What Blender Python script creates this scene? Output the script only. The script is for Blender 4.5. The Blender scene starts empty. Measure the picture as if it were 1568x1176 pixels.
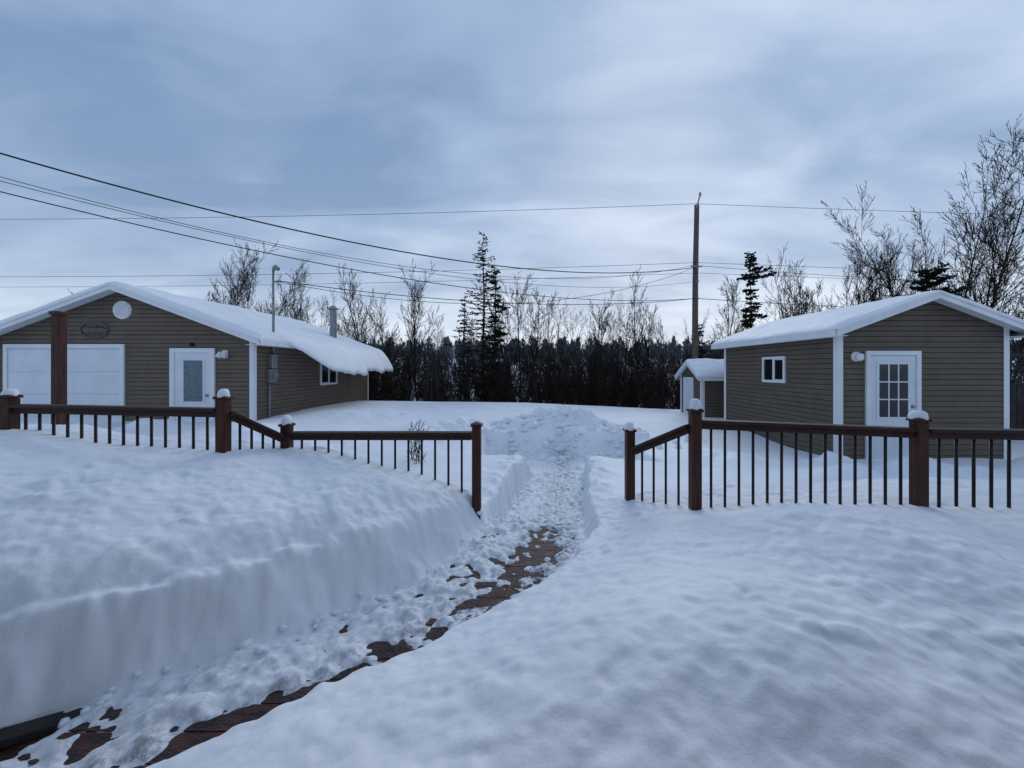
import bpy, math, random
import numpy as np
from mathutils import Vector
R=random.Random(7)
sc=bpy.context.scene
col=sc.collection
# ---------------------------------------------------------------- helpers
def link(o,parent=None):
    col.objects.link(o)
    if parent is not None: o.parent=parent
    return o
def empty(name,loc=(0,0,0),rz=0):
    e=bpy.data.objects.new(name,None); e.location=loc; e.rotation_euler=(0,0,rz); e.empty_display_size=.2
    return link(e)
class MB:
    def __init__(s): s.v=[]; s.f=[]
    def quad(s,a,b,c,d):
        n=len(s.v); s.v+= [a,b,c,d]; s.f.append((n,n+1,n+2,n+3))
    def box(s,x0,x1,y0,y1,z0,z1):
        n=len(s.v)
        s.v+=[(x0,y0,z0),(x1,y0,z0),(x1,y1,z0),(x0,y1,z0),(x0,y0,z1),(x1,y0,z1),(x1,y1,z1),(x0,y1,z1)]
        s.f+=[(n,n+3,n+2,n+1),(n+4,n+5,n+6,n+7),(n,n+1,n+5,n+4),(n+1,n+2,n+6,n+5),(n+2,n+3,n+7,n+6),(n+3,n,n+4,n+7)]
    def beam(s,p,q,w,h):
        p=Vector(p);q=Vector(q);d=(q-p).normalized()
        sd=d.cross(Vector((0,0,1)))
        if sd.length<1e-4: sd=Vector((1,0,0))
        sd.normalize(); up=sd.cross(d)
        n=len(s.v)
        for c in (p,q):
            for a,b in ((-1,-1),(1,-1),(1,1),(-1,1)):
                s.v.append(tuple(c+sd*a*w/2+up*b*h/2))
        s.f+=[(n,n+1,n+2,n+3),(n+7,n+6,n+5,n+4)]
        for i in range(4):
            j=(i+1)%4; s.f.append((n+i,n+4+i,n+4+j,n+j))
    def cyl(s,p,q,r0,r1,k=12,caps=True):
        p=Vector(p);q=Vector(q);d=(q-p).normalized()
        a=d.orthogonal().normalized(); b=d.cross(a); n=len(s.v)
        for c,r in ((p,r0),(q,r1)):
            for i in range(k):
                t=2*math.pi*i/k; s.v.append(tuple(c+a*math.cos(t)*r+b*math.sin(t)*r))
        for i in range(k):
            j=(i+1)%k; s.f.append((n+i,n+j,n+k+j,n+k+i))
        if caps:
            s.f.append(tuple(n+i for i in reversed(range(k)))); s.f.append(tuple(n+k+i for i in range(k)))
    def blob(s,c,rx,ry,rz,rnd,k=14,m=6,jit=.1,half=True):
        n=len(s.v); ph=rnd.random()*6
        for j in range(m+1):
            el=(math.pi/2)*j/m if half else -math.pi/2+math.pi*j/m
            for i in range(k):
                t=2*math.pi*i/k
                q=1+jit*math.sin(2*t+ph)+jit*.6*math.sin(3*t+ph*2+j)
                s.v.append((c[0]+rx*q*math.cos(t)*max(math.cos(el),0)**.6 if j<m else c[0],c[1]+ry*q*math.sin(t)*max(math.cos(el),0)**.6 if j<m else c[1],c[2]+rz*math.sin(el)))
        for j in range(m):
            for i in range(k):
                i2=(i+1)%k; s.f.append((n+j*k+i,n+j*k+i2,n+(j+1)*k+i2,n+(j+1)*k+i))
    def obj(s,name,mat,parent=None,smooth=False,bevel=0):
        me=bpy.data.meshes.new(name); me.from_pydata(s.v,[],s.f); me.materials.append(mat)
        if smooth: me.polygons.foreach_set('use_smooth',[True]*len(me.polygons))
        o=link(bpy.data.objects.new(name,me),parent)
        if bevel:
            b=o.modifiers.new('bev','BEVEL'); b.width=bevel; b.segments=2; b.limit_method='ANGLE'
        return o
def npmesh(name,V,F,mat,parent=None,smooth=False):
    me=bpy.data.meshes.new(name); k=F.shape[1]
    me.vertices.add(len(V)); me.vertices.foreach_set('co',V.astype(np.float32).ravel())
    me.loops.add(F.size); me.loops.foreach_set('vertex_index',F.astype(np.int32).ravel())
    me.polygons.add(len(F)); me.polygons.foreach_set('loop_start',np.arange(0,F.size,k,dtype=np.int32))
    if smooth: me.polygons.foreach_set('use_smooth',np.ones(len(F),dtype=bool))
    me.update(calc_edges=True); me.materials.append(mat)
    return link(bpy.data.objects.new(name,me),parent)
# noise
def _h(ix,iy,seed):
    n=(ix.astype(np.int64)*374761393+iy.astype(np.int64)*668265263+seed*982451653)&0xffffffff
    n=((n^(n>>13))*1274126177)&0xffffffff
    n=n^(n>>16)
    return (n&0xffff)/65535.0
def vn(x,y,seed=0):
    ix=np.floor(x);iy=np.floor(y);fx=x-ix;fy=y-iy
    fx=fx*fx*fx*(fx*(fx*6-15)+10);fy=fy*fy*fy*(fy*(fy*6-15)+10)
    a=_h(ix,iy,seed);b=_h(ix+1,iy,seed);c=_h(ix,iy+1,seed);d=_h(ix+1,iy+1,seed)
    return ((a*(1-fx)+b*fx)*(1-fy)+(c*(1-fx)+d*fx)*fy)*2-1
def fbm(x,y,s,oct=3,seed=0):
    x=x/s;y=y/s;t=0;a=1;n=0
    for i in range(oct):
        t=t+a*vn(x*.8+y*.6+17*i,-x*.6+y*.8+9*i,seed+i);n+=a;a*=.5;x=x*2.03;y=y*2.03
    return t/n
def billow(x,y,s,oct=3,seed=0):
    x=x/s;y=y/s;t=0;a=1;n=0
    for i in range(oct):
        t=t+a*(1-2*np.abs(vn(x*.7+y*.71+13*i,-x*.71+y*.7+5*i,seed+i)))*-1;n+=a;a*=.5;x=x*2.1;y=y*2.1
    return -t/n
def ss(a,b,x):
    t=np.clip((x-a)/(b-a),0,1); return t*t*(3-2*t)
# ---------------------------------------------------------------- materials
def mat(name,c1,c2=None,scale=8,rough=.7,bump=0,bscale=40,metal=0,stretch=None,spec=.3):
    m=bpy.data.materials.new(name); m.use_nodes=True; nt=m.node_tree; b=nt.nodes['Principled BSDF']
    b.inputs['Roughness'].default_value=rough; b.inputs['Metallic'].default_value=metal
    b.inputs['Specular IOR Level'].default_value=spec
    b.inputs['Base Color'].default_value=(*c1,1)
    tc=nt.nodes.new('ShaderNodeTexCoord'); mp=nt.nodes.new('ShaderNodeMapping'); nt.links.new(tc.outputs['Object'],mp.inputs[0])
    if stretch: mp.inputs['Scale'].default_value=stretch
    if c2:
        n=nt.nodes.new('ShaderNodeTexNoise'); n.inputs['Scale'].default_value=scale; n.inputs['Detail'].default_value=4
        nt.links.new(mp.outputs[0],n.inputs[0])
        r=nt.nodes.new('ShaderNodeValToRGB'); r.color_ramp.elements[0].color=(*c1,1); r.color_ramp.elements[1].color=(*c2,1)
        r.color_ramp.elements[0].position=.35; r.color_ramp.elements[1].position=.65
        nt.links.new(n.outputs[0],r.inputs[0]); nt.links.new(r.outputs[0],b.inputs['Base Color'])
    if bump:
        n2=nt.nodes.new('ShaderNodeTexNoise'); n2.inputs['Scale'].default_value=bscale; n2.inputs['Detail'].default_value=4
        nt.links.new(mp.outputs[0],n2.inputs[0])
        bp=nt.nodes.new('ShaderNodeBump'); bp.inputs['Strength'].default_value=bump; bp.inputs['Distance'].default_value=.02
        nt.links.new(n2.outputs[0],bp.inputs['Height']); nt.links.new(bp.outputs[0],b.inputs['Normal'])
    return m
M_side=mat('vinyl_siding',(.125,.096,.071),(.147,.115,.086),3,.6,.1,60)
M_sideR=mat('vinyl_siding_shed',(.112,.088,.066),(.133,.105,.080),3,.6,.1,60)
M_white=mat('white_trim',(.72,.74,.76),(.8,.81,.82),4,.45,.05,30)
M_door=mat('white_door',(.66,.70,.74),(.74,.77,.8),2,.4)
M_glass=mat('window_glass',(.012,.014,.018),None,rough=.05,spec=.5)
M_frost=mat('frosted_glass',(.07,.11,.14),(.15,.2,.23),30,.25,spec=.5)
M_black=mat('black_metal',(.014,.010,.009),None,rough=.45)
M_grey=mat('grey_metal',(.3,.31,.32),(.22,.23,.24),12,.45,metal=.6)
M_wood=mat('stained_wood',(.042,.013,.008),(.085,.028,.015),6,.5,.4,30,stretch=(6,6,.8))
M_rail=mat('stained_rail',(.028,.011,.008),(.055,.021,.013),6,.5,.4,30,stretch=(.8,6,6))
M_deck=mat('deck_boards',(.010,.007,.007),(.085,.032,.022),7,.35,.8,30,stretch=(1,2.5,6))
M_pole=mat('weathered_pole',(.075,.06,.05),(.15,.125,.10),6,.85,.6,30,stretch=(8,8,.6))
M_bark=mat('dark_bark',(.022,.017,.014),(.05,.04,.034),5,1,spec=.05)
M_bark2=mat('pale_bark',(.13,.11,.095),(.045,.037,.031),3,1,spec=.05)
M_twig=mat('brush_twigs',(.020,.014,.012),(.048,.035,.028),2,1,spec=.05)
M_need=mat('spruce_needles',(.012,.018,.012),(.032,.04,.026),4,.9,spec=.1)
M_dry=mat('bare_larch',(.022,.02,.016),(.055,.048,.037),4,1,spec=.05)
M_far_haze=mat('far_forest_haze',(.085,.095,.115),(.13,.14,.16),.3,.9)  # distance haze blended into the tree colour as a lighter blue-grey
M_roof=mat('roof_shingle',(.04,.04,.042),(.07,.07,.07),20,.9)
M_plq=mat('plaque_metal',(.07,.075,.08),(.14,.14,.15),25,.4,.4,40)
M_fence=mat('dark_fence_wood',(.02,.017,.016),(.045,.038,.034),6,.8,.4,30)

def snow_mat(name,attr=False):
    m=bpy.data.materials.new(name); m.use_nodes=True; nt=m.node_tree; b=nt.nodes['Principled BSDF']
    b.inputs['Roughness'].default_value=.6; b.inputs['Specular IOR Level'].default_value=.25
    tc=nt.nodes.new('ShaderNodeTexCoord')
    n=nt.nodes.new('ShaderNodeTexNoise'); n.inputs['Scale'].default_value=1.6; n.inputs['Detail'].default_value=5
    nt.links.new(tc.outputs['Object'],n.inputs[0])
    r=nt.nodes.new('ShaderNodeValToRGB'); r.color_ramp.elements[0].color=(.81,.835,.875,1); r.color_ramp.elements[1].color=(.89,.905,.93,1)
    r.color_ramp.elements[0].position=.35; r.color_ramp.elements[1].position=.65
    nt.links.new(n.outputs[0],r.inputs[0]); out=r.outputs[0]
    if attr:
        a=nt.nodes.new('ShaderNodeAttribute'); a.attribute_name='tramp'
        n3=nt.nodes.new('ShaderNodeTexNoise'); n3.inputs['Scale'].default_value=17; n3.inputs['Detail'].default_value=7; n3.inputs['Roughness'].default_value=.75
        nt.links.new(tc.outputs['Object'],n3.inputs[0])
        r3=nt.nodes.new('ShaderNodeValToRGB'); r3.color_ramp.elements[0].color=(.11,.105,.11,1); r3.color_ramp.elements[1].color=(.78,.81,.86,1)
        r3.color_ramp.elements[0].position=.39; r3.color_ramp.elements[1].position=.55
        nt.links.new(n3.outputs[0],r3.inputs[0])
        mx=nt.nodes.new('ShaderNodeMixRGB'); nt.links.new(a.outputs['Fac'],mx.inputs[0]); nt.links.new(out,mx.inputs[1]); nt.links.new(r3.outputs[0],mx.inputs[2]); out=mx.outputs[0]
    nt.links.new(out,b.inputs['Base Color'])
    n2=nt.nodes.new('ShaderNodeTexNoise'); n2.inputs['Scale'].default_value=34; n2.inputs['Detail'].default_value=7; n2.inputs['Roughness'].default_value=.6
    nt.links.new(tc.outputs['Object'],n2.inputs[0])
    bp=nt.nodes.new('ShaderNodeBump'); bp.inputs['Strength'].default_value=.2; bp.inputs['Distance'].default_value=.02
    nt.links.new(n2.outputs[0],bp.inputs['Height']); nt.links.new(bp.outputs[0],b.inputs['Normal'])
    return m
M_snowg=snow_mat('snow_ground_mat',True)
M_snow=snow_mat('snow_mat')

# ---------------------------------------------------------------- snow ground
def geo(a,b,n,first):
    out=[];x=a;d=first
    sgn=1 if b>a else -1
    g=max((abs(b-a)/first/ n)**(1.6/n),1.12)
    while abs(x-a)<abs(b-a):
        x+=sgn*d; out.append(x); d*=g
    return np.array(out)
def axis(parts):
    return np.unique(np.concatenate(parts))
xs=axis([np.arange(-3.2,3.2,.0135),np.arange(-7,-3.2,.04),np.arange(3.2,7,.04),np.arange(-20,-7,.13),np.arange(7,20,.13),geo(20,700,30,.3),geo(-20,-700,30,.3)])
ys=axis([np.arange(.6,4.3,.0135),np.arange(4.3,11.5,.04),np.arange(11.5,20,.14),geo(20,700,30,.3),geo(.6,-700,30,.05)])
X,Y=np.meshgrid(xs,ys)
Ry=[-50,.6,1.0,1.6,1.95,2.33,2.82,3.26,3.6,4.0,4.2,7.6,9]
Rx=[-3.1,-2.5,-1.85,-1.13,-.62,-.17,.20,.45,.55,.60,.63,1.15,1.3]
Ly=[-50,.6,1.0,1.55,1.78,2.2,2.82,3.4,3.9,4.2,7.6,9]
Lx=[-4.2,-3.9,-3.2,-2.42,-2.16,-1.52,-.86,-.46,-.38,-.38,.14,.3]
R0=np.interp(Y,Ry,Rx); L0=np.interp(Y,Ly,Lx)
Rr=R0+.06*fbm(X,Y,.35,3,5)+.03*fbm(X,Y,.09,2,6)
Ll=L0+.08*fbm(X,Y,.5,3,8)+.035*fbm(X,Y,.10,2,9)
big=fbm(X,Y,1.9,2,1); mid=fbm(X,Y,.8,2,2); fin=fbm(X,Y,.14,3,3); bil=billow(X,Y,.30,3,61)
near=np.exp(-np.maximum(0,Y-4)/12)
pat=ss(.1,.6,fbm(X,Y,.8,2,71))
# deck zone (broad shape from the clean edges, only the cut face follows the ragged edge)
dr=(X-Rr)*.72; dl=(Ll-X)*.72; dr0=(X-R0)*.72; dl0=(L0-X)*.72
hr=.21*ss(0,.11,dr)+.12*ss(.06,.6,dr0)+.10*ss(.4,1.3,dr0)
hr+=.24*np.exp(-((X-1.9)/.95)**2-((Y-2.5)/.6)**2)*ss(.1,.8,dr0)+.20*np.exp(-((X-.95)/.8)**2-((Y-1.5)/.6)**2)
hr+=.08*big*ss(.2,1,dr0)+.028*mid*ss(.05,.5,dr0)
hl=.40*ss(-.02,.24,dl)+.07*ss(.1,.6,dl0)+.56*(1-np.exp(-np.maximum(dl0-.3,0)/1.1))
hl+=.09*big*ss(.3,1,dl0)+.04*mid*ss(.05,.4,dl0)+.025*bil*ss(0,.15,dl)*pat
inside=(dr<0)&(dl<0)
strip=np.exp(-(((X-Rr)*.72+.25)/.16)**2)
br=fbm(X,Y,.16,2,23)
floor_=.022+.036*fbm(X,Y,.075,2,21)+.022*br+.012*fbm(X,Y,.5,2,22)-.040*strip*(.85+.45*vn(X/.35,Y/.35,4))
deckz=floor_*np.where(inside,1,.35)+np.where(dr>0,hr,0)+np.where(dl>0,hl,0)
edge_r=np.exp(-np.abs(dr)/.12)*.6+np.exp(-np.abs(dl-.12)/.24)
pits=ss(.75,.98,vn(X/.15,Y/.15,88))*ss(.3,.6,vn(X/.9,Y/.9,89))
lump=ss(.5,.9,vn(X/.10+3,Y/.10,91))*ss(.2,.6,vn(X/.6,Y/.6,92))
deckz+=(.0016*fin+.006*fin*pat-.020*pits+.012*lump+.014*bil*pat)*(1-np.where(inside,1,0))+.024*edge_r*billow(X,Y,.16,3,33)*(~inside)
# yard zone
yb=np.interp(X,[-9,-6,-2,0,1.5,5,7,12],[.34,.32,.1,-.02,-.05,-.17,-.18,-.1])
far=np.interp(X,[-7,0,6,12],[.36,.27,0,-.05])
t=ss(9,12.5,Y); yb=yb*(1-t)+far*t
yb+=.06*big+.02*mid*near+.004*fin*near
for (bx,by,bh,bw) in ((6.5,6.4,.35,.35),(7.3,6.3,.18,.5),(5.0,5.8,.2,.6),(3.8,7.2,.12,.8),(-3.5,6.5,.18,.9),(-5.2,7.2,.2,.9),(2.6,5.4,.08,.5),(8.8,6.2,.3,.6),(-8.0,8.3,.2,.5),(-4.2,10.5,.15,1.2),(-2.0,8.6,.18,.8),(5.6,7.0,.2,.3)):
    yb+=bh*np.exp(-((X-bx)**2+(Y-by)**2)/bw**2)*(1+.5*mid+.4*bil)
tr=ss(0,.10,(X-Rr))+ss(0,.11,(Ll-X))
tr=np.clip(tr,0,1)
tr=np.where(Y>7.6,1,tr)
pad=ss(-.2,.15,np.minimum(np.minimum(X+.9,2.3-X),np.minimum(Y-7.3,8.9-Y))+.12*mid)
keep=tr*(1-pad)
fl=-.42+.035*fbm(X,Y,.22,3,41)+.025*fbm(X,Y,.08,2,42)
yardz=yb*keep+fl*(1-keep)
pm=np.exp(-((X-.85)/1.4)**2-((Y-9.9)/.8)**2)
yardz+=pm*(.48+.30*fbm(X,Y,.6,3,51)+.26*billow(X,Y,.30,3,52))
yardz+=.25*np.exp(-((X-2.5)/.5)**2-((Y-9.1)/.5)**2)*(1+.5*bil)+.2*np.exp(-((X+1.3)/.4)**2-((Y-9.0)/.4)**2)*(1+.6*bil)
yardz+=.07*np.exp(-np.abs(X-R0-.2)/.25)*(Y<7.4)*keep*(1+1.0*bil)+.07*np.exp(-np.abs(L0-.2-X)/.25)*(Y<7.4)*keep*(1+1.0*bil)
dz=ss(15.2,18.5,Y+.6*big); yardz=yardz*(1-dz)+(-1.1+.12*big)*dz
yardz+=ss(60,150,Y)*7+ss(150,400,Y)*14
edge=4.02+np.where(X<-.5,.10*big,0)+.02*mid
gatew=np.where((X>Ll-.05)&(X<Rr+.05),.02,.55)
b=ss(0,1,(Y-edge)/gatew)
Z=deckz*(1-b)+yardz*b
Z=np.where(Y<.6,np.minimum(Z,.45),Z)
Z=np.where((np.abs(X)>9)&(Y<5),Z*0+.25,Z)
ny,nx=X.shape
def zat(x,y):
    return float(Z[min(np.searchsorted(ys,y),ny-1),min(np.searchsorted(xs,x),nx-1)])
zb_=zat(-2.2,1.66)
hol=np.exp(-(((X+2.22)*.8+(Y-1.66)*.6)/.17)**2-((-(X+2.22)*.6+(Y-1.66)*.8)/.07)**2)
Z-=.06*hol
V=np.stack([X.ravel(),Y.ravel(),Z.ravel()],1)
idx=np.arange(ny*nx).reshape(ny,nx)
F=np.stack([idx[:-1,:-1].ravel(),idx[:-1,1:].ravel(),idx[1:,1:].ravel(),idx[1:,:-1].ravel()],1)
g=npmesh('snow_ground',V,F,M_snowg,smooth=True)
tramp=np.where(inside,1.0,0.0)*(Y<4.05)*ss(0,.08,np.minimum(-dr,-dl))*(.35+.65*ss(.55,.15,-dr))+ (1-keep)*(.25+.6*ss(.4,.0,np.abs(X-Rr+.38)))*(Y>=4.05)
at=g.data.attributes.new('tramp','FLOAT','POINT'); at.data.foreach_set('value',tramp.ravel().astype(np.float32))
def chunk(mb,x,y,r,rnd):
    z=zat(x,y); n=len(mb.v); k=8; m=5; sx,sy,sz=r*rnd.uniform(.7,1.4),r*rnd.uniform(.7,1.4),r*rnd.uniform(.5,.9); ph=rnd.random()*6
    for j in range(m+1):
        el=-math.pi/2+math.pi*j/m
        for i in range(k):
            t=2*math.pi*i/k+ph; q=rnd.uniform(.82,1.15) if 0<j<m else 1
            c_=max(math.cos(el),0)**.6
            mb.v.append((x+sx*q*math.cos(t)*c_,y+sy*q*math.sin(t)*c_,z+sz*.35+sz*math.sin(el)*(q*.3+.7)))
    for j in range(m):
        for i in range(k):
            i2=(i+1)%k; mb.f.append((n+j*k+i,n+j*k+i2,n+(j+1)*k+i2,n+(j+1)*k+i))
mb=MB(); rc=random.Random(5)
for i in range(260):
    y=rc.uniform(1.2,7.4); left=rc.random()<.6
    if left: x=float(np.interp(y,Ly,Lx))+rc.gauss(.05,.08)
    else: x=float(np.interp(y,Ry,Rx))+rc.gauss(-.06,.06)
    chunk(mb,x,y,rc.uniform(.007,.026)*(1 if rc.random()<.9 else 1.7),rc)
for i in range(170):
    chunk(mb,rc.gauss(.85,1.3),min(9.9,max(8.2,rc.gauss(9.2,.45))),rc.uniform(.03,.10),rc)
mb.obj('snow_chunks',M_snow,smooth=True)
mb=MB(); y=.0
while y<3.95:
    mb.box(-7,5.6,y,y+.135,-.035,R.uniform(-.001,.001)); y+=.142
mb.box(-7,5.6,3.98,4.01,-.3,-.02)
deck=mb.obj('wooden_deck',M_deck)
mb=MB(); mb.beam((-2.42,1.50,zb_+.02),(-2.10,1.74,zb_-.02),.09,.035); mb.obj('dark_bar',M_fence,bevel=.004)  # dark bar half sunk in the snow, its identity a guess

# ---------------------------------------------------------------- railings
def post(mb,sn,x,y,z0,z1,w=.086,cap=True,snow=True,r=R):
    mb.box(x-w/2,x+w/2,y-w/2,y+w/2,z0,z1)
    if cap:
        c=w/2+.013; mb.box(x-c,x+c,y-c,y+c,z1+.002,z1+.024)
        n=len(mb.v); mb.v+=[(x-c,y-c,z1+.026),(x+c,y-c,z1+.026),(x+c,y+c,z1+.026),(x-c,y+c,z1+.026),(x,y,z1+.05)]
        mb.f+=[(n,n+1,n+4),(n+1,n+2,n+4),(n+2,n+3,n+4),(n+3,n,n+4)]
    if snow: sn.blob((x+r.uniform(-.01,.01),y,z1+.020),r.uniform(.048,.06),.056,r.uniform(.065,.10),r,jit=.14)
def section(rl,bl,p,q,zbot,n):
    p=Vector(p);q=Vector(q)
    rl.beam(p-Vector((0,0,.014)),q-Vector((0,0,.014)),.11,.028)
    rl.beam(p-Vector((0,0,.057)),q-Vector((0,0,.057)),.04,.052)
    zb=Vector((0,0,zbot-p.z)); zq=Vector((0,0,zbot-q.z)) if abs(p.z-q.z)<.1 else zb
    rl.beam(p+zb,q+zb,.04,.08)
    for i in range(n):
        t=(i+.75)/(n+.5); c=p.lerp(q,t)
        bl.cyl((c.x,c.y,c.z-.08),(c.x,c.y,(p+zb).lerp(q+zq,t).z),.0115,.0115,8)
def railing(posts,secs,tag=''):
    e=empty('deck_railing'); a=MB();s=MB();rl=MB();bl=MB()
    for p in posts: post(a,s,*p[:4],snow=p[4])
    for q in secs: section(rl,bl,*q)
    a.obj('posts',M_wood,e,bevel=.004); rl.obj('rails',M_rail,e,bevel=.004); bl.obj('balusters',M_black,e,smooth=True)
    if s.v: s.obj('post_snow',M_snow,e,smooth=True)
railing([(-6.7,3.5,-.3,1.33,True),(-4.68,3.5,-.3,1.335,True),(-2.74,3.5,-.3,1.325,True),(-2.41,3.9,-.3,1.02,True),(-.49,3.9,-.35,1.02,False)],
 [((-6.65,3.5,1.28),(-4.73,3.5,1.28),.15,14),((-4.63,3.5,1.28),(-2.79,3.5,1.245),.15,14),((-2.71,3.55,1.215),(-2.44,3.86,.95),-.05,4),((-2.36,3.9,.965),(-.54,3.9,.965),-.05,13)])
railing([(1.06,3.9,-.35,.965,True),(1.5,3.4,-.3,1.22,True),(3.27,3.2,-.3,1.165,True),(5.25,3.02,-.3,1.15,True)],
 [((1.46,3.44,1.11),(1.09,3.86,.82),-.05,4),((1.55,3.4,1.155),(3.22,3.205,1.11),.1,14),((3.32,3.19,1.11),(5.2,3.02,1.105),.1,14)])
mb=MB(); px,py=-5.2,4.3; mb.box(px-.043,px+.043,py-.043,py+.043,-.6,2.2); mb.box(px-.055,px+.055,py-.055,py+.055,2.202,2.24)
mb.obj('wooden_post',M_wood,bevel=.005)

# ---------------------------------------------------------------- buildings
def siding(mb,org,u,n,z0,z1,wf,step=.105,proud=.022):
    u=Vector(u);n=Vector(n);org=Vector(org); z=z0
    while z<z1-1e-4:
        zt=min(z+step,z1); a0,b0=wf(z);a1,b1=wf(zt-1e-5)
        P=lambda a,zz,d: tuple(org+u*a+Vector((0,0,zz))+n*d)
        f=.8
        zm=z+(zt-z)*f; am,bm=a0+(a1-a0)*f,b0+(b1-b0)*f
        mb.quad(P(a0,z,proud),P(b0,z,proud),P(bm,zm,proud*.7),P(am,zm,proud*.7))
        mb.quad(P(am,zm,proud*.7),P(bm,zm,proud*.7),P(b1,zt,0),P(a1,zt,0))
        mb.quad(P(a0,z,0),P(b0,z,0),P(b0,z,proud),P(a0,z,proud))
        z=zt
class Bld:
    def __init__(s,name,loc,w,d,zb,ze,zr,ovs,ovf,ms,rz=0,cornice=None,snowT=.14,seed=1,step=.105):
        s.e=empty(name,loc,rz); s.w=w;s.d=d;h=w/2; sl=(zr-ze)/h; s.ze=ze
        mb=MB()
        gf=lambda z:(-h,h) if z<=ze else (-h+(z-ze)/sl,h-(z-ze)/sl)
        siding(mb,(0,0,0),(1,0,0),(0,-1,0),zb,ze,lambda z:(-h,h),step)
        siding(mb,(0,0,0),(1,0,0),(0,-1,0),ze,zr-.03,gf,step)
        siding(mb,(0,d,0),(1,0,0),(0,1,0),zb,ze,lambda z:(-h,h),step)
        siding(mb,(0,d,0),(1,0,0),(0,1,0),ze,zr-.03,gf,step)
        siding(mb,(-h,0,0),(0,1,0),(-1,0,0),zb,ze-.01,lambda z:(0,d),step)
        siding(mb,(h,0,0),(0,1,0),(1,0,0),zb,ze-.01,lambda z:(0,d),step)
        mb.obj('walls',ms,s.e)
        t=MB(); c=.075
        for sx in (-1,1):
            for yy,sy in ((0,-1),(d,1)):
                x0,x1=sorted((sx*(h+.032),sx*(h-c))); y0,y1=sorted((yy+sy*.032,yy+sy*.023)); t.box(x0,x1,y0,y1,zb,ze-.02)
                x0,x1=sorted((sx*(h+.032),sx*(h+.023))); y0,y1=sorted((yy+sy*.022,yy-sy*c)); t.box(x0,x1,y0,y1,zb,ze-.02)
        ex=h+ovs; zee=ze-sl*ovs; r=MB()
        for sx in (-1,1):
            a=[(0,-ovf,zr),(sx*ex,-ovf,zee),(sx*ex,d+ovf,zee),(0,d+ovf,zr)]
            n=len(r.v); r.v+=a+[(x,y,z-.04) for x,y,z in a]
            r.f+=[(n,n+1,n+2,n+3),(n+7,n+6,n+5,n+4),(n,n+4,n+5,n+1),(n+1,n+5,n+6,n+2),(n+2,n+6,n+7,n+3)]
            fh=.13
            for yy,sy in ((-ovf,-1),(d+ovf,1)):
                y0,y1=sorted((yy+sy*.004,yy+sy*.03)); n=len(t.v)
                pts=[(0,zr+.008),(sx*ex,zee+.008),(sx*ex,zee-fh),(0,zr-fh)]
                t.v+=[(x,y0,z) for x,z in pts]+[(x,y1,z) for x,z in pts]
                t.f+=[(n,n+1,n+2,n+3),(n+7,n+6,n+5,n+4)]+[(n+i,n+4+i,n+4+(i+1)%4,n+(i+1)%4) for i in range(4)]
                y0,y1=sorted((yy+sy*.034,yy+sy*.052)); n=len(t.v)
                pts=[(0,zr+.012),(sx*ex,zee+.012),(sx*ex,zee-.035),(0,zr-.035)]
                t.v+=[(x,y0,z) for x,z in pts]+[(x,y1,z) for x,z in pts]
                t.f+=[(n,n+1,n+2,n+3),(n+7,n+6,n+5,n+4)]+[(n+i,n+4+i,n+4+(i+1)%4,n+(i+1)%4) for i in range(4)]
            x0,x1=sorted((sx*(ex+.003),sx*(ex+.028))); t.box(x0,x1,-ovf,d+ovf,zee-fh,zee+.006)
            x0,x1=sorted((sx*(h+.04),sx*ex)); t.box(x0,x1,-ovf+.01,d+ovf-.01,zee-fh+.01,zee-fh+.02)
            n=len(t.v); zz=-.06
            t.v+=[(0,-ovf+.01,zr+zz),(sx*ex,-ovf+.01,zee+zz),(sx*ex,-.026,zee+zz),(0,-.026,zr+zz)]; t.f.append((n,n+1,n+2,n+3))
        r.obj('roof',M_roof,s.e); t.obj('trim',M_white,s.e)
        S=np.concatenate([-ex+np.array([-.03,-.028,-.02,0,.03,.07,.12,.2]),np.linspace(-ex+.28,ex-.28,46),ex-np.array([.2,.12,.07,.03,0])])
        extra=np.array([.02,.05,.1,.2,.3,.4,.5,.6,.66,.7]) if cornice else np.array([.02,.028,.03])
        S=np.concatenate([S,ex+extra])
        T=np.concatenate([[-ovf-.035,-ovf-.03,-ovf-.015,-ovf+.02,-ovf+.06],np.linspace(-ovf+.12,d+ovf-.12,110),[d+ovf-.05,d+ovf,d+ovf+.03]])
        SS,TT=np.meshgrid(S,T)
        ab=np.minimum(np.abs(SS),ex); rz_=zr-sl*ab
        th=snowT*(1+.3*fbm(SS+seed*9,TT,.9,3,seed))+.014*fbm(SS+3,TT+seed,.2,2,seed+4)
        th=th-.03*np.exp(-(SS/.25)**2)
        eL=np.clip((SS+ex+.03)/.16,0,1); eF=np.clip(np.minimum(TT+ovf+.035,d+ovf+.03-TT)/.14,0,1)
        rnd=lambda q:np.sqrt(np.clip(1-(1-q)**2,0,1))
        if cornice:
            cv=cornice(TT)+.13*fbm(TT,TT*0,.8,3,seed)*(cornice(TT)>.05); cv=np.maximum(cv,.03)
            f=np.clip((SS-ex)/.70,0,1)
            XX=np.where(SS>ex,ex+f*cv,SS)
            ZZ=rz_+th*rnd(eL)*rnd(eF)
            ZZ=np.where(SS>ex,zee-sl*f*cv-.95*f*f*cv+th*(1-.45*f)*np.where(f>.97,.2,1)*rnd(eF),ZZ)
            XX=np.concatenate([XX,np.full((len(T),1),ex)+cv[:,:1]*.6,np.full((len(T),1),ex+.012)],1)
            ZZ=np.concatenate([ZZ,zee-.74*cv[:,:1]-.03,np.full((len(T),1),zee-.03)],1)
            TT=np.concatenate([TT,TT[:,:2]],1)
        else:
            eR=np.clip((ex+.03-SS)/.16,0,1)
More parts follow.
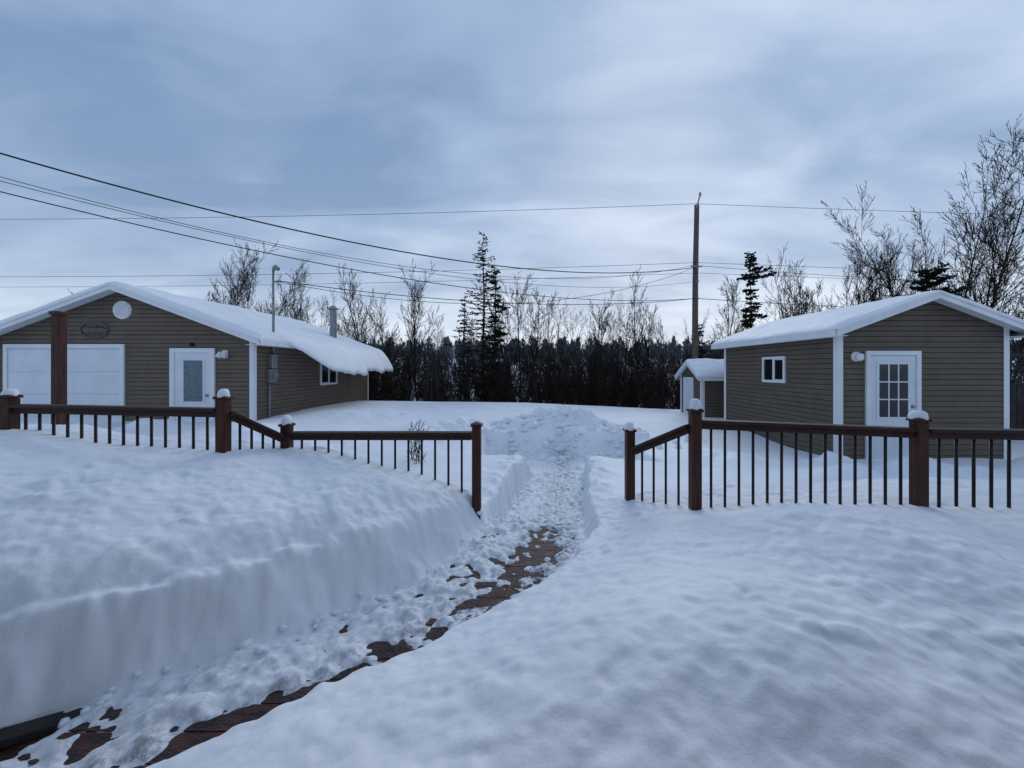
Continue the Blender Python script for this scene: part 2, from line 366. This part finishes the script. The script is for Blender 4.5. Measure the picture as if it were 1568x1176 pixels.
            XX=SS; ZZ=rz_+th*rnd(eL)*rnd(eR)*rnd(eF)
        ZZ=ZZ+.004
        ny,nx=XX.shape; idx=np.arange(ny*nx).reshape(ny,nx)
        F=np.stack([idx[:-1,:-1].ravel(),idx[:-1,1:].ravel(),idx[1:,1:].ravel(),idx[1:,:-1].ravel()],1)
        npmesh('roof_snow',np.stack([XX.ravel(),TT.ravel(),ZZ.ravel()],1),F,M_snow,s.e,True)
    def b(s,mb,face,a0,a1,z0,z1,d0,d1):
        h=s.w/2
        if face=='F': mb.box(a0,a1,-d1,-d0,z0,z1)
        elif face=='R': mb.box(h+d0,h+d1,a0,a1,z0,z1)
        elif face=='L': mb.box(-h-d1,-h-d0,a0,a1,z0,z1)
    def frame(s,mb,face,a0,a1,z0,z1,t,d1,sill=True,d0=.0):
        s.b(mb,face,a0,a0+t,z0,z1,d0,d1); s.b(mb,face,a1-t,a1,z0,z1,d0,d1)
        s.b(mb,face,a0+t,a1-t,z1-t,z1,d0,d1)
        if sill: s.b(mb,face,a0+t,a1-t,z0,z0+t,d0,d1)
    def window(s,face,a0,a1,z0,z1,name='window'):
        m=MB(); s.frame(m,face,a0,a1,z0,z1,.06,.055); mm=(a0+a1)/2
        s.b(m,face,mm-.022,mm+.022,z0+.06,z1-.06,.024,.047)
        s.frame(m,face,a0+.062,mm-.024,z0+.062,z1-.062,.022,.041,d0=.024)
        m.obj(name+'_frame',M_white,s.e,bevel=.003)
        g=MB(); s.b(g,face,a0+.06,a1-.06,z0+.06,z1-.06,.023,.029); g.obj(name+'_glass',M_glass,s.e)
G=Bld('garage',(-9.85,9.5,0),6.3,6.9,-.6,2.45,3.62,.4,.35,M_side,cornice=lambda t:.66*ss(.3,2.4,t)*(1-.1*ss(5.5,7.2,t)),snowT=.14,seed=3)
ox=9.85
m=MB(); G.frame(m,'F',-12.8+ox,-9.84+ox,-.3,2.21,.10,.06,sill=False); m.obj('garage_door_casing',M_white,G.e,bevel=.004)
m=MB(); a0,a1=-12.7+ox,-9.94+ox; G.b(m,'F',a0,a1,-.3,2.11,.023,.030)
z=-.1
while z<2.1:
    G.b(m,'F',a0+.01,a1-.01,z+.008,min(z+.533,2.10),.030,.042)
    z+=.545
m.obj('garage_door',M_door,G.e,bevel=.003)
m=MB(); G.frame(m,'F',-8.72+ox,-7.62+ox,0,2.11,.11,.06,sill=False); m.obj('door_casing',M_white,G.e,bevel=.004)
m=MB(); G.b(m,'F',-8.61+ox,-7.73+ox,0,2.0,.023,.036); G.frame(m,'F',-8.43+ox,-7.86+ox,.75,1.86,.05,.052,d0=.036); m.obj('door',M_door,G.e,bevel=.003)
m=MB(); G.b(m,'F',-8.38+ox,-7.91+ox,.8,1.81,.037,.042); m.obj('door_glass',M_frost,G.e)
m=MB(); m.cyl((-7.8+ox,-.036,.95),(-7.8+ox,-.09,.95),.03,.03,12); m.obj('door_knob',M_grey,G.e)
m=MB(); m.cyl((-9.9+ox,-.0,3.05),(-9.9+ox,-.045,3.05),.23,.22,28)
for i in range(6):
    zz=3.05-.14+i*.056; hw=math.sqrt(.19**2-(zz-3.05)**2); m.box(-9.9+ox-hw,-9.9+ox+hw,-.07,-.047,zz-.014,zz+.014)
m.obj('gable_vent',M_white,G.e)
m=MB(); n=28
for i in range(n):
    t0=2*math.pi*i/n; t1=2*math.pi*(i+1)/n
    m.cyl((-10.58+ox+.34*math.cos(t0),-.04,2.56+.2*math.sin(t0)),(-10.58+ox+.34*math.cos(t1),-.04,2.56+.2*math.sin(t1)),.016,.016,6)
for i in range(9):
    xx=-.28+i*.07; m.cyl((-10.58+ox+xx,-.04,2.56-.08*math.cos(xx*3)),(-10.58+ox+xx+.05,-.04,2.56+.12*math.cos(xx*4)),.02,.008,6)
m.box(-10.86+ox,-10.3+ox,-.045,-.025,2.5,2.6); m.obj('wall_plaque',M_plq,G.e)
def lamp(B,x,z,s=1):
    m=MB(); m.box(x-.07,x+.07,-.04,-.0,z-.09,z+.09); m.obj('lamp_base',M_white,B.e,bevel=.01)
    m=MB(); m.cyl((x,-.04,z+.02),(x,-.10,z+.03),.03,.03,10); m.cyl((x-.05,-.10,z+.03),(x-.07,-.16,z-.08),.045,.06,12); m.cyl((x+.05,-.10,z+.03),(x+.07,-.16,z-.08),.045,.06,12); m.obj('lamp_heads',M_white,B.e,smooth=False)
lamp(G,-7.38+ox,1.97)
m=MB(); m.blob((-8.17+ox,-.06,2.2),.04,.05,.05,R,half=False,m=6); m.obj('door_lamp',M_black,G.e,smooth=True)
G.window('R',12.55-9.5,13.65-9.5,1.07,1.98)
m=MB(); h=3.15; m.box(h+.02,h+.14,10.0-9.5,10.22-9.5,1.62,1.98); m.box(h+.02,h+.12,9.95-9.5,10.25-9.5,1.25,1.6); m.cyl((h+.12,10.1-9.5,1.43),(h+.2,10.1-9.5,1.43),.08,.08,16); m.obj('electric_meter',M_grey,G.e,bevel=.01)
m=MB(); m.cyl((h+.07,.65,1.98),(h+.07,.65,4.22),.03,.03,10); m.cyl((h+.07,.5,-.2),(h+.07,.5,1.25),.022,.022,8)
m.cyl((h+.07,.65,4.2),(h+.12,.65,4.30),.045,.05,10); m.cyl((h+.12,.65,4.30),(h+.22,.62,4.22),.05,.05,10); m.cyl((h+.07,.65,3.9),(h+.2,.65,3.9),.02,.03,8)
m.obj('service_mast',M_grey,G.e,smooth=True)
m=MB(); cx,cy=-7.42+ox,14.9-9.5; m.cyl((cx,cy,2.6),(cx,cy,3.85),.125,.125,18); m.cyl((cx,cy,3.90),(cx,cy,3.93),.19,.19,18); m.cyl((cx,cy,3.93),(cx,cy,4.05),.19,.05,18); m.cyl((cx,cy,3.84),(cx,cy,3.91),.09,.09,12); m.cyl((cx,cy,3.1),(cx,cy,3.14),.15,.15,16); m.obj('stove_pipe',M_grey,G.e)
S=Bld('storage_shed',(7.725,7.5,0),3.27,4.2,-.7,2.44,3.05,.27,.3,M_sideR,snowT=.085,seed=6)
ox=-7.725
m=MB(); S.frame(m,'F',6.6+ox,7.66+ox,-.4,1.95,.085,.06,sill=False); m.obj('door_casing',M_white,S.e,bevel=.004)
m=MB(); S.b(m,'F',6.69+ox,7.57+ox,-.4,1.86,.023,.036); S.frame(m,'F',6.80+ox,7.46+ox,.62,1.74,.05,.052,d0=.036)
wa,wb=6.85+ox,7.41+ox
for k in (1,2): 
    xx=wa+(wb-wa)*k/3; S.b(m,'F',xx-.012,xx+.012,.67,1.69,.043,.051)
    zz=.67+1.02*k/3; S.b(m,'F',wa,wb,zz-.012,zz+.012,.043,.0505)
for k in range(2):
    S.b(m,'F',6.78+ox+k*.38,7.08+ox+k*.38,-.25,.45,.036,.042)
m.obj('door',M_door,S.e,bevel=.002)
m=MB(); S.b(m,'F',wa,wb,.67,1.69,.037,.042); m.obj('door_glass',M_glass,S.e)
m=MB(); m.cyl((7.5+ox,-.036,.72),(7.5+ox,-.09,.72),.03,.03,12); m.cyl((7.5+ox,-.036,.87),(7.5+ox,-.06,.87),.03,.03,12); m.obj('door_knob',M_grey,S.e,smooth=True)
S.window('L',8.97-7.5,9.82-7.5,1.27,1.90)
m=MB(); m.cyl((6.42+ox,-.01,1.84),(6.42+ox,-.05,1.84),.10,.09,20); m.blob((6.42+ox,-.11,1.83),.07,.065,.075,R,jit=0,half=False,m=8); m.obj('wall_lamp',M_white,S.e,smooth=True)
T=Bld('garden_shed',(5.95,13.8,0),1.7,2.6,-.6,1.42,1.88,.16,.16,M_sideR,rz=-math.pi/2,snowT=.12,seed=9)
m=MB(); T.frame(m,'F',-.55,.25,-.3,1.3,.07,.06,sill=False); m.obj('door_casing',M_white,T.e)
m=MB(); T.b(m,'F',-.48,.18,-.3,1.23,.023,.036); m.obj('door',M_door,T.e)
H=Bld('unseen_house',(0,-1.1,0),17,1,-.6,2.7,2.72,.4,.4,M_side,seed=2)  # the deck's house, out of view, added to block sky light from foreground snow
e=MB()
x=10.2
while x<14.5:
    e.box(x,x+.135,9.4,9.42,-.5,1.25+R.uniform(-.01,.01)); x+=.15
for px in (10.2,11.6,13,14.4): e.box(px,px+.1,9.43,9.53,-.5,2.0)
for zz in (.1,1.05,1.3,1.9): e.box(10.2,14.5,9.421,9.46,zz,zz+.08)
x=10.3
while x<14.4:
    e.beam((x,9.48,1.35),(x+.5,9.48,1.9),.01,.03); e.beam((x+.5,9.49,1.35),(x,9.49,1.9),.01,.03); x+=.14
e.obj('lattice_fence',M_fence)

# ---------------------------------------------------------------- utility pole and lines
m=MB(); N=12
for i in range(N):
    z0=-1.2+i*9.6/N; z1=-1.2+(i+1)*9.6/N; f=lambda z:(7.02+.012*(z)+.012*math.sin(z*.9),16,z); r=lambda z:.135-.0045*z
    m.cyl(f(z0),f(z1),r(z0),r(z1),14)
P=empty('utility_pole'); m.obj('pole',M_pole,P,smooth=False)
m=MB(); m.beam((7.08,15.92,8.25),(7.2,15.85,8.75),.05,.05); m.cyl((7.2,15.85,8.7),(7.2,15.85,8.85),.04,.05,10)
for zz in (5.75,5.9,4.5,5.2): m.cyl((7.08,15.85,zz),(7.08,15.78,zz),.045,.05,10)
m.beam((6.8,15.84,5.82),(7.3,15.84,5.82),.03,.05); m.obj('hardware',M_grey,P)
W=empty('power_lines')
def wire(a,b,sag,r):
    c=bpy.data.curves.new('wire','CURVE'); c.dimensions='3D'; c.bevel_depth=r; c.bevel_resolution=1
    s=c.splines.new('POLY'); n=40; s.points.add(n)
    for i in range(n+1):
        t=i/n; s.points[i].co=(a[0]+(b[0]-a[0])*t,a[1]+(b[1]-a[1])*t,a[2]+(b[2]-a[2])*t-4*sag*t*(1-t),1)
    c.materials.append(M_black); o=bpy.data.objects.new('wire',c); link(o,W)
pz=lambda z:(7.08,15.78,z)
wire((-9.2,6,5.26),pz(5.78),.97,.015)
wire((-9.2,6,4.88),pz(5.9),1.15,.006); wire((-9.2,6,4.80),pz(5.2),.9,.006)
wire((-9.2,6,4.62),pz(4.5),.74,.010)
wire((-6.5,10.15,3.92),pz(4.5),.42,.011)
wire((-6.5,10.15,3.9),pz(5.8),1.0,.008)
for z,r in ((8.4,.008),(5.98,.008),(5.55,.007)):
    wire((-45,16.5,z-.1),(7.1,15.85,z),.45,r); wire((7.1,15.85,z),(60,16.5,z-.2),.45,r)
wire((7.1,15.85,4.5),(34,17.5,4.2),.3,.012); wire((7.1,15.85,5.85),(34,17.5,5.3),.3,.009)

# ---------------------------------------------------------------- vegetation
def segs_tree(rng,H,r0,lean=0,n1=16,spread=.55,stems=1,den=1.0,low=.2,fine=True):
    S=[]
    def grow(p,d,L,r,depth):
        ns=[9,5,4,3][depth]; st=L/ns
        for i in range(ns):
            j=[.045,.07,.10,.14][depth]
            d=d+Vector((rng.gauss(0,j),rng.gauss(0,j),rng.gauss(0,j)+[.03,.14,.13,.10][depth])); d.normalize()
            q=p+d*st; ra=r*(1-i/ns*.85); rb=r*(1-(i+1)/ns*.85)
            S.append((*p,*q,ra,rb)); t=(i+1)/ns
            if depth<(3 if fine else 2):
                if depth==0: k=n1/ns if t>low else 0
                else: k=[0,1.7,1.4][depth]*den
                k=int(k)+(rng.random()<k%1)
                for _ in range(k):
                    az=rng.random()*6.283
                    o=d.orthogonal().normalized(); o2=d.cross(o); sd=o*math.cos(az)+o2*math.sin(az)
                    nd=(d*(1-spread*.5)+sd*spread*rng.uniform(.7,1.3)).normalized()
                    cl=L*[.42,.55,.5][depth]*(1-.5*t)*rng.uniform(.6,1.2)
                    grow(q-d*st*rng.random(),nd,cl,max(rb*.55,.004),depth+1)
            p=q
    for s in range(stems):
        a=rng.random()*6.283; sp=0 if stems==1 else rng.uniform(.05,.4)
        grow(Vector((rng.uniform(-.1,.1)*(stems>1),rng.uniform(-.1,.1)*(stems>1),0)),Vector((math.cos(a)*sp+lean,math.sin(a)*sp,1)).normalized(),H*rng.uniform(.75,1) if stems>1 else H,r0,0)
    return np.array(S)
def prisms(S,k=3,rmin=.004):
    p=S[:,:3];q=S[:,3:6];r0=np.maximum(S[:,6:7],rmin);r1=np.maximum(S[:,7:8],rmin)
    d=q-p; d/=np.linalg.norm(d,axis=1,keepdims=True)+1e-9
    ref=np.where(np.abs(d[:,2:3])>.9,np.array([[1.,0,0]]),np.array([[0,0,1.]]))
    a=np.cross(d,ref); a/=np.linalg.norm(a,axis=1,keepdims=True)+1e-9; b=np.cross(d,a)
    vs=[]
    for c,r in ((p,r0),(q,r1)):
        for i in range(k):
            t=2*math.pi*i/k; vs.append(c+(a*math.cos(t)+b*math.sin(t))*r)
    V=np.stack(vs,1).reshape(-1,3); n=len(S); base=(np.arange(n)*2*k)[:,None]
    F=np.concatenate([base+np.array([[i,(i+1)%k,k+(i+1)%k,k+i]]) for i in range(k)],0)
    return V,F
def xf(V,loc,s,rz,sz=None):
    c,sn=math.cos(rz),math.sin(rz); o=V.copy(); o[:,0]=(V[:,0]*c-V[:,1]*sn)*s; o[:,1]=(V[:,0]*sn+V[:,1]*c)*s; o[:,2]=V[:,2]*(sz or s)
    return o+np.array(loc)
def mass(name,variants,places,mat):
    Vs=[];Fs=[];off=0
    for (vi,loc,s,rz) in places:
        V,F=variants[vi]; Vs.append(xf(V,loc,s,rz)); Fs.append(F+off); off+=len(V)
    return npmesh(name,np.concatenate(Vs),np.concatenate(Fs),mat)
def one(name,S,loc,mat,k=4,rmin=.005):
    V,F=prisms(S,k,rmin); o=npmesh(name,V,F,mat); o.location=loc; return o
rg=random.Random(11)
VT=[prisms(segs_tree(rg,6.5,.05,n1=16,spread=.5,den=.75),3,.006) for _ in range(8)]
VB=[prisms(segs_tree(rg,3.2,.018,n1=5,spread=.5,stems=7,den=.5,low=.1,fine=False),3,.006) for _ in range(6)]
pl=[]
for i in range(160):
    y=rg.uniform(17.5,29); x=rg.uniform(-1.2*y,1.3*y); s=rg.uniform(.5,.95)
    pl.append((rg.randrange(8),(x,y,-1.15),s,rg.random()*6.28))
mass('bare_woodland',VT[:],pl,M_bark)
pl=[(rg.randrange(8),(rg.uniform(-9,8),rg.uniform(17,21),-1.15),rg.uniform(.45,.75),rg.random()*6.28) for _ in range(16)]
mass('birch_woodland',VT,pl,M_bark2)
pl=[]
for i in range(560):
    y=rg.uniform(16.8,32); x=rg.uniform(-.75*y,.85*y)
    pl.append((rg.randrange(6),(x,y,-1.1),rg.uniform(.6,1.1)*(1+.4*(y-17)/17),rg.random()*6.28))
mass('brush_thicket',VB,pl,M_twig)
def conifer(rng,H,R0,den=1,low=.1,prof=None,tuft=.16,n_per=26,up=.0,step=1.0):
    S=[];N=[]
    for i in range(12):
        a=H*i/12;b=H*(i+1)/12; S.append((.03*math.sin(a*1.3),0,a,.03*math.sin(b*1.3),0,b,.011*H*(1-i/12*.93),.011*H*(1-(i+1)/12*.93)))
    z=H*low
    while z<H*.985:
        t=z/H; k=rng.randint(2,4)
        for _ in range(k):
            L=R0*((1-t)**.75+.05)*rng.uniform(.5,1.15)*(prof(t) if prof else 1)
            if L<.05: continue
            az=rng.random()*6.283; dr=rng.uniform(-.35,.05)+up if t<.8 else rng.uniform(0,.6)
            d=Vector((math.cos(az),math.sin(az),dr)).normalized(); q=Vector((.03*math.sin(z*1.3),0,z)); ns=4
            for s in range(ns):
                d=(d+Vector((0,0,.12*(s-1)))+Vector((rng.gauss(0,.06),rng.gauss(0,.06),0))).normalized()
                q2=q+d*L/ns; S.append((*q,*q2,.014*(1-s/ns)+.005,.014*(1-(s+1)/ns)+.004))
                for _ in range(int(n_per*L*den*(.4+.6*(s/ns)))+1):
                    c=q.lerp(q2,rng.random()); az2=rng.random()*6.28
                    nd=(d*.6+Vector((math.cos(az2),math.sin(az2),rng.uniform(-.7,.3)))).normalized()*tuft*rng.uniform(.5,1.3)
                    w=nd.cross(Vector((rng.gauss(0,1),rng.gauss(0,1),rng.gauss(0,1)))).normalized()*tuft*.22
                    N.append((tuple(c-w*.5),tuple(c+w*.5),tuple(c+nd+w),tuple(c+nd-w)))
                q=q2
        z+=H*rng.uniform(.018,.035)*step
    V1,F1=prisms(np.array(S),4,.005)
    V2=np.array(N).reshape(-1,3); F2=np.arange(len(V2)).reshape(-1,4)
    return V1,F1,V2,F2
def place_con(name,c,loc,mn,mt=M_bark):
    e=empty(name,loc); npmesh('trunk',c[0],c[1],mt,e); npmesh('foliage',c[2],c[3],mn,e)
place_con('larch_tree',conifer(rg,9.5,2.1,.28,.2,tuft=.13,n_per=24,up=.25,step=.7),(-2.05,19,-1.15),M_dry)
place_con('spruce_tree',conifer(rg,8.0,1.15,.7,.2,prof=lambda t:.5+.8*math.sin(t*19)**2,tuft=.17),(-1.45,18.6,-1.15),M_need)
place_con('spruce_tree',conifer(rg,6.6,1.4,.3,.3,prof=lambda t:.5+.6*math.sin(t*11+1)**2,tuft=.14,up=.15),(-3.1,19.6,-1.15),M_dry)
place_con('spruce_tree',conifer(rg,8.9,1.35,1.1,.25,prof=lambda t:(.3+.7*math.sin(t*13)**2)*(2.5 if t>.82 else 1),tuft=.20),(11.7,20,-1.15),M_need)
place_con('spruce_tree',conifer(rg,6.6,2.9,1.2,.1,tuft=.17),(15.4,14.6,-1.1),M_need)
place_con('spruce_tree',conifer(rg,6.0,1.6,1.0,.1,tuft=.18),(17.2,15.5,-1.1),M_need)
place_con('spruce_tree',conifer(rg,5.0,.9,.4,.1,tuft=.16),(8.6,19,-1.15),M_need)
cv=[conifer(rg,4.6,1.5,.5,.03,tuft=.3,n_per=20) for _ in range(4)]
cvn=[(c[2],c[3]) for c in cv]
pl=[]
for i in range(40):
    y=rg.uniform(26,44); x=rg.uniform(-1.3*y,1.4*y); pl.append((rg.randrange(4),(x,y,-1.3),rg.uniform(.35,.7),rg.random()*6.28))
mass('spruce_thicket',cvn,pl,M_need)
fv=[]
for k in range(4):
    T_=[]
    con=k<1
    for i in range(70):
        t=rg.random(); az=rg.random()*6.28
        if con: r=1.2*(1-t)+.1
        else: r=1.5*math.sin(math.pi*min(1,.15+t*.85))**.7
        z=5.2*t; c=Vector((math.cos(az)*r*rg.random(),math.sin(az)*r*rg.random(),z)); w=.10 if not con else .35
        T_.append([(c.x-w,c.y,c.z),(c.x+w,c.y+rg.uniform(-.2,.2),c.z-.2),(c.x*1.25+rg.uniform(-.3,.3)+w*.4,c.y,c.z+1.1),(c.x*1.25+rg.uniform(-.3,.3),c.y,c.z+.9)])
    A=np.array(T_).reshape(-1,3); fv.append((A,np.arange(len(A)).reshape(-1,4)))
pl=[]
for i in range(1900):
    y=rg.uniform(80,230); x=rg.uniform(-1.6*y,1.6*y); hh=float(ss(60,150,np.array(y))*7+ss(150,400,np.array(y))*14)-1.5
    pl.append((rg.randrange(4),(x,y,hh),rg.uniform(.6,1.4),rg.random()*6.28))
mass('distant_forest',fv,pl,M_far_haze)
def bt(u,top,Y,**k):
    X_=(u-804)*Y/590; zt=1.6+(565-top)*Y/590; Hh=zt+1.1
    one('bare_tree',segs_tree(rg,Hh*k.pop('hs',.93),k.pop('r',.09),**k),(X_,Y,-1.1),M_bark,4,k.get('rm',.006))
bt(1462,262,14.5,n1=26,spread=.5,stems=4,den=1.1,r=.07,hs=1.02)
bt(1535,365,16,n1=20,spread=.5,stems=3,den=1.0,r=.05,hs=.85)
bt(1395,350,16,n1=20,spread=.45,stems=5,den=.9,r=.05)
bt(1310,375,17,n1=18,spread=.45,stems=5,den=.9,r=.05)
bt(1240,400,18,n1=18,spread=.5,stems=5,den=.8,r=.05)
bt(1190,410,19,n1=16,spread=.5,stems=3,den=.8,r=.05)
bt(362,352,20,n1=24,spread=.5,stems=3,den=1.1,r=.07)
bt(330,400,21,n1=20,spread=.5,stems=2,den=1.0,r=.06)
bt(480,415,22,n1=18,spread=.5,stems=2,den=.9,r=.06)
bt(430,430,23,n1=18,spread=.5,stems=2,den=.9,r=.06)
bt(600,415,21,n1=22,spread=.5,stems=2,den=.9,r=.06)
bt(570,425,21,n1=20,spread=.5,stems=2,den=.9,r=.06)
bt(640,425,20,n1=20,spread=.5,stems=1,den=.9,r=.06)
bt(800,415,20,n1=22,spread=.55,stems=3,den=.9,r=.06)
bt(900,450,19,n1=16,spread=.5,stems=2,den=.9,r=.05)
bt(990,400,20,n1=22,spread=.45,stems=2,den=.9,r=.06)
bt(1105,420,21,n1=18,spread=.5,stems=2,den=.9,r=.06)
one('garden_shrub',segs_tree(rg,.75,.008,n1=7,spread=.5,stems=6,den=.7,low=.2,fine=False),(-1.75,6.2,-.05),M_twig,3,.003)

# ---------------------------------------------------------------- world, sun, camera
w=bpy.data.worlds.new('World'); sc.world=w; w.use_nodes=True; nt=w.node_tree; bg=nt.nodes['Background']
L=nt.links.new; N_=nt.nodes.new
sky=N_('ShaderNodeTexSky'); sky.sky_type='NISHITA'; sky.sun_disc=False; sky.sun_elevation=math.radians(30); sky.sun_rotation=math.radians(15)
tc=N_('ShaderNodeTexCoord'); sp=N_('ShaderNodeSeparateXYZ'); L(tc.outputs['Generated'],sp.inputs[0])
def math_(op,a,b=None,c=None):
    n=N_('ShaderNodeMath'); n.operation=op
    for i,q in enumerate((a,b,c)):
        if q is None: continue
        if isinstance(q,(int,float)): n.inputs[i].default_value=q
        else: L(q,n.inputs[i])
    return n.outputs[0]
zc=math_('MAXIMUM',sp.outputs[2],0.0); zd=math_('ADD',zc,.22)
cx=math_('DIVIDE',sp.outputs[0],zd); cy=math_('DIVIDE',sp.outputs[1],zd)
cb=N_('ShaderNodeCombineXYZ'); L(cx,cb.inputs[0]); L(cy,cb.inputs[1])
def cloud(rot,scl,loc,scale,det,dist):
    mp=N_('ShaderNodeMapping'); mp.inputs['Rotation'].default_value=(0,0,math.radians(rot)); mp.inputs['Scale'].default_value=scl; mp.inputs['Location'].default_value=loc; L(cb.outputs[0],mp.inputs[0])
    n1=N_('ShaderNodeTexNoise'); n1.inputs['Scale'].default_value=scale; n1.inputs['Detail'].default_value=det; n1.inputs['Roughness'].default_value=.5; n1.inputs['Distortion'].default_value=dist; L(mp.outputs[0],n1.inputs[0])
    return n1.outputs[0]
na=cloud(35,(.55,1.1,1),(2.3,.9,0),.9,4,.3)
nb=cloud(-20,(.8,1.5,1),(5.3,.4,0),2.2,7,.5)
nn=math_('ADD',math_('MULTIPLY',na,.68),math_('MULTIPLY',nb,.32))
rp=N_('ShaderNodeValToRGB'); cr=rp.color_ramp
cr.elements[0].position=.39; cr.elements[0].color=(.205,.315,.51,1); cr.elements[1].position=.63; cr.elements[1].color=(.57,.68,.85,1)
e_=cr.elements.new(.5); e_.color=(.335,.455,.66,1)
L(nn,rp.inputs[0])
gl=math_('POWER',math_('SUBTRACT',1.0,zc),6.0)
az=math_('MULTIPLY_ADD',math_('SUBTRACT',sp.outputs[1],math_('ABSOLUTE',math_('SUBTRACT',sp.outputs[0],.1))),.35,.5)
gl=math_('MULTIPLY',gl,math_('MAXIMUM',az,.15))
gl=math_('MULTIPLY',gl,math_('MULTIPLY_ADD',nn,1.7,.3))
mx=N_('ShaderNodeMixRGB'); L(gl,mx.inputs[0]); mx.use_clamp=False; L(rp.outputs[0],mx.inputs[1]); mx.inputs[2].default_value=(.98,1.03,1.08,1)
sc10=N_('ShaderNodeVectorMath'); sc10.operation='SCALE'; sc10.inputs['Scale'].default_value=10; L(mx.outputs[0],sc10.inputs[0])
m2=N_('ShaderNodeMixRGB'); m2.inputs[0].default_value=.94; L(sky.outputs[0],m2.inputs[1]); L(sc10.outputs[0],m2.inputs[2])
L(m2.outputs[0],bg.inputs['Color']); bg.inputs['Strength'].default_value=.106
sl=bpy.data.lights.new('sun','SUN'); sl.energy=.7; sl.angle=math.radians(25); sl.color=(1,.97,.94)
so=link(bpy.data.objects.new('sun',sl)); so.rotation_euler=(math.radians(60),0,math.radians(180-15))
cam=bpy.data.cameras.new('camera'); cam.sensor_width=36; cam.lens=590/1568*36; cam.shift_x=-20/1568; cam.shift_y=-23/1568; cam.clip_end=3000; cam.clip_start=.05
co=link(bpy.data.objects.new('camera',cam)); co.location=(0,0,1.6); co.rotation_euler=(math.radians(90),0,0); sc.camera=co
sc.view_settings.view_transform='Standard'; sc.view_settings.look='None'; sc.view_settings.exposure=0
